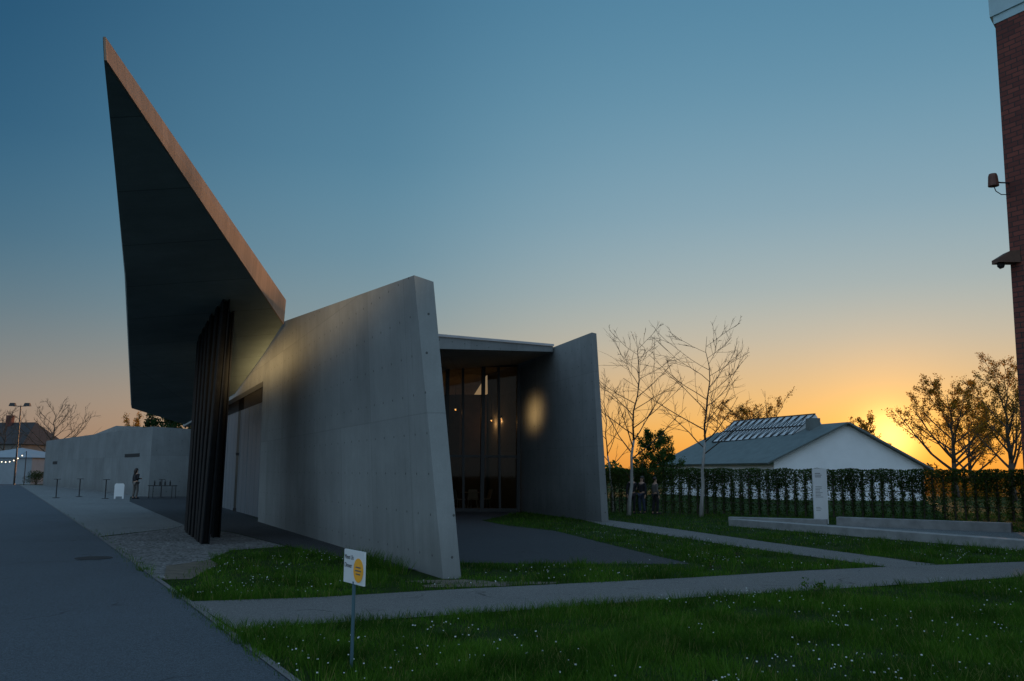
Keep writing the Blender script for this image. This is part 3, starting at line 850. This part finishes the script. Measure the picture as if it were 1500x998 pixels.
def wood(name, x0, x1, y, h, n, seed, mat, size):
    r = random.Random(seed); pts = []
    for i in range(n):
        x = r.uniform(x0, x1)
        hh = h*(.55+.25*math.sin(x*.21+seed)+.2*math.sin(x*.53+2*seed)+.12*math.sin(x*1.7))
        z = hh*r.random()**.8
        pts.append((x, y+r.uniform(-4, 4), z))
    o = quads_obj(name, leafcloud(pts, size, seed), mat); o['kind'] = 'stuff'
    return tag(o, 'far-off dark wood along the horizon', 'wood')
wood('far_wood', -30, 160, 170, 4.2, 30000, 5, M_hedge, .35)
wood('far_wood', -230, -60, 190, 6.0, 22000, 6, M_hedge, .5)
wood('far_shrubs', 32, 62, 75, 2.8, 9000, 8, M_spring, .12)

# ------------------------------------------------------------------ hedge
HG = thing('hedge', 'clipped trellised hedge with thin upright stems and gaps', 'hedge')
line = [Vector((3.1, 40.0, 0)), Vector((6.15, 38.5, 0)), Vector((18.5, 33.2, 0)), Vector((36, 26.5, 0))]
st = MB(); pts = []
r = random.Random(99)
for a, b in zip(line[:-1], line[1:]):
    L = (b-a).length; d = (b-a)/L; q = Vector((-d.y, d.x, 0))
    n = int(L/.36)
    for i in range(n):
        for lay in (0, .4):
            pp = a+d*(i*.36+r.uniform(-.015, .015))+q*lay
            st.tube([pp, pp+Vector((r.uniform(-.02, .02), 0, .7)), pp+Vector((r.uniform(-.03, .03), 0, 1.8))], [.03, .026, .014], 5, False)
            for k in range(6):
                z = r.uniform(.3, 1.75); sdir = d*r.choice((-1, 1))
                st.tube([pp+Vector((0, 0, z)), pp+sdir*r.uniform(.1, .2)+q*r.uniform(-.1, .1)+Vector((0, 0, z+r.uniform(.02, .2)))], [.007, .004], 3, False)
    for z in (.5, 1.05, 1.6):
        st.tube([a+Vector((0, 0, z)), b+Vector((0, 0, z))], .012, 4, False)
    m_ = int(L*6800)
    for i in range(m_):
        s_ = r.random()*L; z = .05+1.85*r.random()**.8
        ph = (s_/.36) % 1; near_ = min(ph, 1-ph)
        dens = .16+1.1*max(0, 1-near_*2.9)
        zt = 1.2+.2*math.sin(s_*2.3)
        if z > zt: dens = max(dens, .8+.2*math.sin(s_*5.1))
        dens *= .92+.22*math.sin(s_*1.9+z*2.2)*math.sin(s_*.7)
        if r.random() > dens: continue
        p = a+d*s_+q*r.uniform(-.12, .5); pts.append((p.x, p.y, min(z, 1.88)+.05*math.sin(s_*5)*r.random()))
st.obj('stems', M_bark, HG, fix=False)
quads_obj('foliage', leafcloud(pts, .040, 9), M_hedge, HG)

# ------------------------------------------------------------------ white gabled house
WH = thing('white_house', 'white gabled hall with grey roof and lattice skylight', 'house')
m = MB()
m.add([(17.6, 60, -.1), (27.6, 60, -.1), (27.6, 60, 2.25), (22.6, 60, 5.05), (17.6, 60, 2.55),
       (12.8, 76, -.1), (22.8, 76, -.1), (22.8, 76, 2.25), (17.6, 76, 5.05), (12.8, 76, 2.55)],
      [[0, 1, 2, 3, 4], [5, 9, 8, 7, 6], [0, 4, 9, 5], [1, 6, 7, 2], [4, 3, 8, 9], [3, 2, 7, 8]])
m.obj('wall', M_white, WH)
def roofslab(name, a, b, c, d_, t=.12):
    m = MB()
    a, b, c, d_ = map(Vector, (a, b, c, d_)); n = (b-a).cross(d_-a).normalized()
    if n.z < 0: n = -n
    m.hexa([v+n*.01 for v in (a, b, c, d_)], [v+n*t for v in (a, b, c, d_)])
    return m.obj(name, M_roofgrey, WH)
rf = roofslab('roof', (17.1, 59.6, 2.33), (22.6, 59.6, 5.08), (17.6, 76.3, 5.08), (12.3, 76.3, 2.33))
roofslab('roof', (22.62, 59.6, 5.08), (28.1, 59.6, 2.0), (23.3, 76.3, 2.0), (17.62, 76.3, 5.08))
sa, sb, sc_, sd = Vector((16.5, 73.4, 4.25)), Vector((19.8, 63.4, 4.25)), Vector((21.7, 63.4, 5.95)), Vector((18.4, 73.4, 6.0))
m = MB(); m.add([sa, sb, sc_, sd, Vector((19.0, 73.4, 4.9)), Vector((22.3, 63.4, 4.9))], [[0, 1, 2, 3], [3, 2, 5, 4], [0, 3, 4], [1, 5, 2], [0, 4, 5, 1]])
M_sky = surf('skylight_glass', (.60, .64, .66), .15, 2, .1); sk = m.obj('skylight', M_sky, WH)
m = MB(); nn_ = Vector((-.03, -.03, .03))
for i in range(13):
    t = i/12; m.tube([sa.lerp(sb, t)+nn_, sd.lerp(sc_, t)+nn_], .03, 4)
for i in range(12):
    t = i/12
    m.tube([sa.lerp(sb, t)+nn_, sd.lerp(sc_, t+1/12)+nn_], .022, 4); m.tube([sa.lerp(sb, t+1/12)+nn_, sd.lerp(sc_, t)+nn_], .022, 4)
for t in (0, .5, 1): m.tube([sa.lerp(sd, t)+nn_, sb.lerp(sc_, t)+nn_], .035, 4)
m.obj('skylight_lattice', M_dark, sk)
m = MB(); m.prism([(20.8, 62.2), (21.6, 62.2), (21.6, 62.9), (20.8, 62.9)], 3.9, 5.6); m.obj('chimney', M_roofgrey, rf)

# ------------------------------------------------------------------ far left
HS = thing('house', 'distant house with dark pitched roof and chimney', 'house')
m = MB(); m.prism([(-82, 128), (-68, 124), (-66, 132), (-80, 136)], -.1, 5.2); m.obj('wall', surf('beige_render', (.18, .165, .15), .9, 1, .1), HS)
m = MB(); m.add([(-82.5, 127.6, 5.15), (-67.5, 123.4, 5.15), (-65.5, 132.5, 5.15), (-80.5, 136.6, 5.15), (-81.2, 132, 8.4), (-68.5, 128.2, 8.4)], [[0, 1, 5, 4], [2, 3, 4, 5], [1, 2, 5], [3, 0, 4], [0, 3, 2, 1]])
hr = m.obj('roof', surf('dark_tiles', (.030, .026, .027), .8, 3, .3), HS)
for bx in ((-73, 128.5, 7.2, -72.2, 129.3, 9.4), (-77, 130, 7.2, -76.2, 130.8, 9.5)):
    m = MB(); m.box(*bx); m.obj('chimney', M_brick, hr)
for i in range(4):
    cx = -80+i*3.4; cy = 127.4-i*.97
    m = MB(); m.box(cx, cy-.08, 2.2, cx+1.2, cy+.3, 3.8); m.obj('window', M_dark, HS)
TN = thing('marquee', 'white event tent with pointed roof beside the road', 'tent')
m = MB(); m.prism([(-64, 104), (-54, 101), (-52, 108), (-62, 111)], 0, 3.0); m.obj('tent_wall', M_tent, TN)
m = MB()
m.add([(-64.3, 103.8, 3.0), (-53.8, 100.7, 3.0), (-51.7, 108.2, 3.0), (-62.2, 111.3, 3.0), (-58, 106, 4.2)], [[0, 1, 4], [1, 2, 4], [2, 3, 4], [3, 0, 4], [3, 2, 1, 0]])
m.obj('tent_roof', M_tent, TN)
SL = thing('street_lamp', 'tall slim street lamp with two heads near the tent', 'street lamp', (-53.6, 97, 0))
m = MB(); m.tube([(0, 0, 0), (0, 0, 8.5), (0, 0, 8.55)], [.1, .06, .05], 10); m.tube([(-.8, 0, 8.5), (.6, 0, 8.5)], .04, 6); m.obj('pole', M_frame, SL)
for sx in (-.9, .7):
    m = MB(); m.hexa([(sx-.35, -.2, 8.5), (sx+.35, -.2, 8.5), (sx+.35, .2, 8.5), (sx-.35, .2, 8.5)], [(sx-.25, -.12, 8.85), (sx+.25, -.12, 8.85), (sx+.25, .12, 8.85), (sx-.25, .12, 8.85)])
    m.obj('lamp_head', M_frame, SL)
FL = thing('string_lights', 'string of small lit bulbs hung in front of the tent', 'string lights')
ends = [Vector((-62, 99, 3.4)), Vector((-57.2, 97.6, 3.5)), Vector((-52, 96, 3.6))]
cab = MB(); bl = []
for a, b in zip(ends[:-1], ends[1:]):
    pp = []
    for i in range(11):
        t = i/10; p = a.lerp(b, t)+Vector((0, 0, -1.3*4*t*(1-t)*.8)); pp.append(p)
        if i < 10: bl.append(p)
    cab.tube(pp, .015, 4)
for e_ in ends: cab.tube([(e_.x, e_.y, 0), e_], .04, 6)
cab.obj('cable', M_dark, FL)
for p in bl:
    m = MB(); m.sphere((p.x, p.y, p.z-.08), .06, 8, 5); m.obj('bulb', M_sbulb, FL, smooth=True)
def bush(loc, rx, h, n, seed, label, mat=M_ever, leaf=.05, sr=.03):
    e = thing('bush', label, 'bush', loc)
    r = random.Random(seed); sm = MB(); pts = []
    cl = [(r.uniform(-rx, rx)*.7, r.uniform(-rx, rx)*.7, h*r.uniform(.35, .85), r.uniform(.25, .5)*rx) for _ in range(9)]
    for c in cl:
        sm.tube([(0, 0, 0), (c[0]*.4, c[1]*.4, c[2]*.5), (c[0], c[1], c[2])], [sr, sr*.7, sr*.3], 5)
        for _ in range(n//9):
            v = wob(r, 1)
            if v.length > 1: v.normalize()
            pts.append((c[0]+v.x*c[3], c[1]+v.y*c[3], max(.03, c[2]+v.z*c[3]*.9)))
    sm.obj('stems', M_bark, e, fix=False); quads_obj('foliage', leafcloud(pts, leaf, seed), mat, e)
    return e
bush((-52.3, 99, 0), 1.4, 1.6, 3000, 61, 'dark bush at the end of the low concrete wall')

# ------------------------------------------------------------------ grass
P_wall1 = [(-1.7, 14.1), (-.7, 14.3), (-8.0, 30), (-8.6, 29.5)]
P_lw = [(7.0, 29.6), (11.7, 20.2), (12.3, 20.5), (7.6, 29.9)]
hard = [P_road, P_plaza, P_gravel, P_strip, P_path, P_path2, P_drive, P_wall1, P_ramp, P_lw]
rg = np.random.default_rng(4)
def field(x, y):
    return (np.sin(x*1.7+1.3*np.sin(y*1.1))+np.sin(y*2.3+1.7*np.sin(x*.9+2))+.7*np.sin(x*4.1+y*3.3)+.5*np.sin(x*7.3-y*6.1))/3.2
def scatter(n, y0, y1, jt=.05):
    y = rg.uniform(y0, y1, n); x = rg.uniform(-.62, .64, n)*(y+1.5)
    j2 = rg.normal(0, jt, (2, n))
    jx = j2[0]+jt*1.2*np.sin(x*5+y*3); jy = j2[1]+jt*1.2*np.sin(y*6-x*4)
    ok = np.ones(n, bool)
    for p in hard: ok &= ~inpoly(x+jx, y+jy, p)
    for pl in (poly, poly2): ok &= ~(inpoly(x, y, pl) & (rg.random(n) < .8))
    return x[ok], y[ok]
def blades(name, sets):
    VV = []
    for (n, y0, y1, h0, h1, w) in sets:
        x, y = scatter(n, y0, y1)
        f = field(x, y)
        keep = rg.random(len(x)) < np.clip(.85+.8*f, .25, 1); x, y, f = x[keep], y[keep], f[keep]
        k = len(x)
        h = (h0+(h1-h0)*rg.random(k)**1.8)*(1+.65*f)
        ang = rg.uniform(0, 2*np.pi, k); lean_ = h*rg.uniform(.15, .9, k); la = rg.uniform(0, 2*np.pi, k)
        wx, wy = np.cos(ang)*w*.5, np.sin(ang)*w*.5
        dx, dy = np.cos(la)*lean_, np.sin(la)*lean_
        z0 = np.zeros(k)
        v = np.stack([np.stack([x-wx, y-wy, z0], 1), np.stack([x+wx, y+wy, z0], 1),
                      np.stack([x+dx*.35+wx*.8, y+dy*.35+wy*.8, h*.6], 1), np.stack([x+dx*.35-wx*.8, y+dy*.35-wy*.8, h*.6], 1),
                      np.stack([x+dx, y+dy, h], 1)], 1)
        VV.append(v)
    v = np.concatenate(VV); k = len(v)
    me = bpy.data.meshes.new(name)
    me.vertices.add(k*5); me.vertices.foreach_set('co', v.astype(np.float32).ravel())
    base = (np.arange(k)*5)[:, None]
    lo = (base+np.array([0, 1, 2, 3, 3, 2, 4])[None]).astype(np.int32).ravel()
    me.loops.add(k*7); me.loops.foreach_set('vertex_index', lo)
    ls = ((np.arange(k)*7)[:, None]+np.array([0, 4])[None]).astype(np.int32).ravel()
    me.polygons.add(k*2); me.polygons.foreach_set('loop_start', ls)
    me.update(calc_edges=True); me.materials.append(M_grass)
    o = link(bpy.data.objects.new(name, me)); o['kind'] = 'stuff'
    tag(o, 'rough green lawn grass blades', 'grass')
blades('grass', [(330000, 6.3, 12.5, .02, .12, .0055), (150000, 12.5, 20, .02, .09, .008), (130000, 20, 41, .03, .10, .013)])
def tufts(name, cen, n, h, spread, w):
    r = np.random.default_rng(12); vs = []
    for cx, cy, hh in cen:
        k = n; a = r.uniform(0, 2*np.pi, k); rad = spread*np.sqrt(r.random(k)); x = cx+np.cos(a)*rad; y = cy+np.sin(a)*rad
        H_ = hh*h*r.uniform(.5, 1.1, k); wa = r.uniform(0, 2*np.pi, k)
        wx, wy = np.cos(wa)*w*.5, np.sin(wa)*w*.5; dx, dy = np.cos(a)*H_*r.uniform(.2, .7, k), np.sin(a)*H_*r.uniform(.2, .7, k)
        tw = .25
        vs.append(np.stack([np.stack([x-wx, y-wy, 0*x], 1), np.stack([x+wx, y+wy, 0*x], 1),
                            np.stack([x+dx+wx*tw, y+dy+wy*tw, H_], 1), np.stack([x+dx-wx*tw, y+dy-wy*tw, H_], 1)], 1))
    v = np.concatenate(vs).reshape(-1, 3)
    o = quads_obj(name, v, M_grass); o['kind'] = 'stuff'; tag(o, 'taller tufts of grass and weeds', 'grass')
random.seed(5)
xx, yy = scatter(520, 6.4, 24, .0)
tufts('grass_tufts', [(x, y, random.uniform(.5, 1.3)) for x, y in zip(xx, yy)], 60, .17, .14, .008)
tufts('grass_tufts', [(x, 13.8+.2*random.random(), .8) for x in (-2.3, -2.0, -2.8, -3.3)]+[(-1.6-.47*i*.25-.25, 14.9+i*.25, 1) for i in range(10)], 70, .25, .2, .01)
x, y = scatter(4200, 6.6, 28, 0)
sel = (field(x*.6+3, y*.5) > .02); x, y = x[sel], y[sel]
vv = []
for a, b in zip(x, y):
    z = random.uniform(.05, .10); s_ = random.uniform(.004, .009)
    vv += [(a-s_, b-s_*.5, z-s_*.6), (a+s_, b-s_*.5, z-s_*.6), (a+s_, b+s_*.5, z+s_*.6), (a-s_, b+s_*.5, z+s_*.6)]
o = quads_obj('daisies', np.array(vv), M_daisy); o['kind'] = 'stuff'; tag(o, 'tiny white daisies sprinkled through the lawn', 'flowers')
for i, (bx, by, s_) in enumerate(((4.25, 12.85, .16), (3.6, 16.3, .2), (4.6, 18.4, .2), (4.0, 17.6, .2))):
    bush((bx, by, 0), s_, .2, 160, 70+i, 'small leafy weed growing at the path edge', M_grass, .022, .006)

# ------------------------------------------------------------------ light
AZ, EL = math.radians(23), math.radians(2.0)
w = bpy.data.worlds.new('World'); scene.world = w; w.use_nodes = True
N = NT(w.node_tree)
bg = w.node_tree.nodes['Background']
sky = N.n('ShaderNodeTexSky', sky_type='NISHITA')
sky.sun_disc = False; sky.sun_elevation = EL; sky.sun_rotation = AZ
sky.altitude = 200; sky.air_density = 1.0; sky.dust_density = 1.2; sky.ozone_density = 3.0
tc = N.n('ShaderNodeTexCoord'); dirv = tc.outputs['Generated']
sp = N.n('ShaderNodeSeparateXYZ'); N.l(dirv, sp.inputs[0])
zz = N.math('MAXIMUM', sp.outputs[2], 0)
near = N.multiramp(zz, [(0, (.82, .28, .035)), (.03, (.95, .41, .06)), (.06, (.92, .50, .13)), (.10, (.74, .50, .25)), (.145, (.55, .50, .39)), (.20, (.37, .455, .46)), (.28, (.24, .39, .475)), (.40, (.13, .30, .42)), (.54, (.07, .21, .34))])
mid = N.multiramp(zz, [(0, (.50, .24, .11)), (.04, (.58, .33, .17)), (.08, (.50, .36, .235)), (.12, (.37, .35, .30)), (.17, (.25, .335, .355)), (.24, (.165, .30, .38)), (.34, (.105, .26, .37)), (.54, (.045, .155, .27))])
far = N.multiramp(zz, [(0, (.29, .18, .12)), (.05, (.34, .25, .19)), (.10, (.225, .235, .23)), (.16, (.12, .195, .24)), (.23, (.058, .155, .235)), (.33, (.027, .112, .207)), (.54, (.008, .060, .14))])
hx = N.math('ADD', N.math('MULTIPLY', sp.outputs[0], math.sin(AZ)), N.math('MULTIPLY', sp.outputs[1], math.cos(AZ)))
hl = N.math('SQRT', N.math('MAXIMUM', N.math('SUBTRACT', 1.0, N.math('MULTIPLY', sp.outputs[2], sp.outputs[2])), 1e-4))
ca = N.math('DIVIDE', hx, hl)
def mrange(v, a, b):
    m_ = N.n('ShaderNodeMapRange', interpolation_type='SMOOTHSTEP'); N.l(v, m_.inputs[0]); m_.inputs[1].default_value = a; m_.inputs[2].default_value = b
    return m_.outputs[0]
front = N.mix(mrange(ca, .50, .95), far, mid)
front = N.mix(mrange(ca, .84, 1.0), front, near)
E2 = math.radians(2.2)
vd = N.n('ShaderNodeVectorMath', operation='DOT_PRODUCT'); N.l(dirv, vd.inputs[0]); vd.inputs[1].default_value = (math.sin(AZ)*math.cos(E2), math.cos(AZ)*math.cos(E2), math.sin(E2))
g1 = N.math('POWER', N.math('MAXIMUM', vd.outputs['Value'], 0), 3000)
g2 = N.math('POWER', N.math('MAXIMUM', vd.outputs['Value'], 0), 350)
gl = N.mix(1.0, N.mix(g1, (0, 0, 0), (1.3, .85, .28)), N.mix(g2, (0, 0, 0), (.32, .13, .0)), 'ADD')
front = N.mix(1.0, front, gl, 'ADD')
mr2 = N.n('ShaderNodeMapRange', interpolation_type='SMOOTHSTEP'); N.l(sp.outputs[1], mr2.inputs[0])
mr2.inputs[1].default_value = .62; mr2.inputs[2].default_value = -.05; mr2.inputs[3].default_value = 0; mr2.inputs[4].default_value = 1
rear = N.multiramp(zz, [(0, (.44, .56, .65)), (.3, (.44, .61, .77)), (1, (.36, .58, .86))])  # unseen sky behind and overhead, made brighter as fill for ground and walls
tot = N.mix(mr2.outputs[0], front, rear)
nis = N.mix(1.0, sky.outputs[0], (.15, .15, .15), 'MULTIPLY')
tot = N.mix(.06, tot, nis)
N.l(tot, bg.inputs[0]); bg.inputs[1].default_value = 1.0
sd_ = bpy.data.lights.new('sun', 'SUN'); sd_.energy = 2.2; sd_.angle = math.radians(.6); sd_.color = (1, .46, .18)
so = bpy.data.objects.new('sun', sd_); COL.objects.link(so)
sv = Vector((math.sin(AZ)*math.cos(EL), math.cos(AZ)*math.cos(EL), math.sin(EL)))
so.rotation_euler = (-sv).to_track_quat('-Z', 'Y').to_euler(); so.location = (30, 60, 20)

# added spot lamps: soft elliptical beams standing in for reflected sunset on the concrete
def spot(name, loc, tgt, e, sx, sy, roll=0, size=.1, col=(1, .60, .23)):
    l = bpy.data.lights.new(name, 'SPOT'); l.energy = e; l.spot_size = 2*math.atan(3.0*max(sx, sy)); l.spot_blend = 1; l.color = col; l.shadow_soft_size = size
    l.use_nodes = True
    M = NT(l.node_tree); em = l.node_tree.nodes['Emission']
    t = M.n('ShaderNodeTexCoord'); s_ = M.n('ShaderNodeSeparateXYZ'); M.l(t.outputs['Normal'], s_.inputs[0])
    az = M.math('MAXIMUM', M.math('ABSOLUTE', s_.outputs[2]), .001)
    x_ = M.math('DIVIDE', s_.outputs[0], az); y_ = M.math('DIVIDE', s_.outputs[1], az)
    q = M.math('ADD', M.math('POWER', M.math('ABSOLUTE', M.math('DIVIDE', x_, sx)), 2), M.math('POWER', M.math('ABSOLUTE', M.math('DIVIDE', y_, sy)), 2))
    M.l(M.math('EXPONENT', M.math('MULTIPLY', q, -.5)), em.inputs['Strength'])
    o = bpy.data.objects.new(name, l); COL.objects.link(o)
    R_ = (Vector(tgt)-Vector(loc)).to_track_quat('-Z', 'Y').to_matrix().to_4x4() @ Matrix.Rotation(math.radians(roll), 4, 'Z')
    o.matrix_world = Matrix.Translation(loc) @ R_
spot('added_glint_spot', (-1, -6, 5), (1.0, 37.3, 4.1), 210000, .0052, .0105)
spot('added_glint_spot', (1.0, -6, 2.2), (-5.7, 24.2, 5.3), 70000, .055, .018, 37, .3, (1, .68, .34))
spot('added_glint_spot', (2.0, -6, 1.8), (-8.6, 30.5, 5.15), 330000, .020, .011, 37, .1, (1, .66, .30))

# ------------------------------------------------------------------ camera
cd = bpy.data.cameras.new('camera'); cam = bpy.data.objects.new('camera', cd); COL.objects.link(cam)
cd.lens = 31.2; cd.sensor_width = 36; cd.clip_end = 6000; cd.clip_start = .1
R = Matrix.Rotation(math.radians(90+8.49), 4, 'X') @ Matrix.Rotation(math.radians(.4), 4, 'Z')
cam.matrix_world = Matrix.Translation((0, 0, 1.65)) @ R
scene.camera = cam
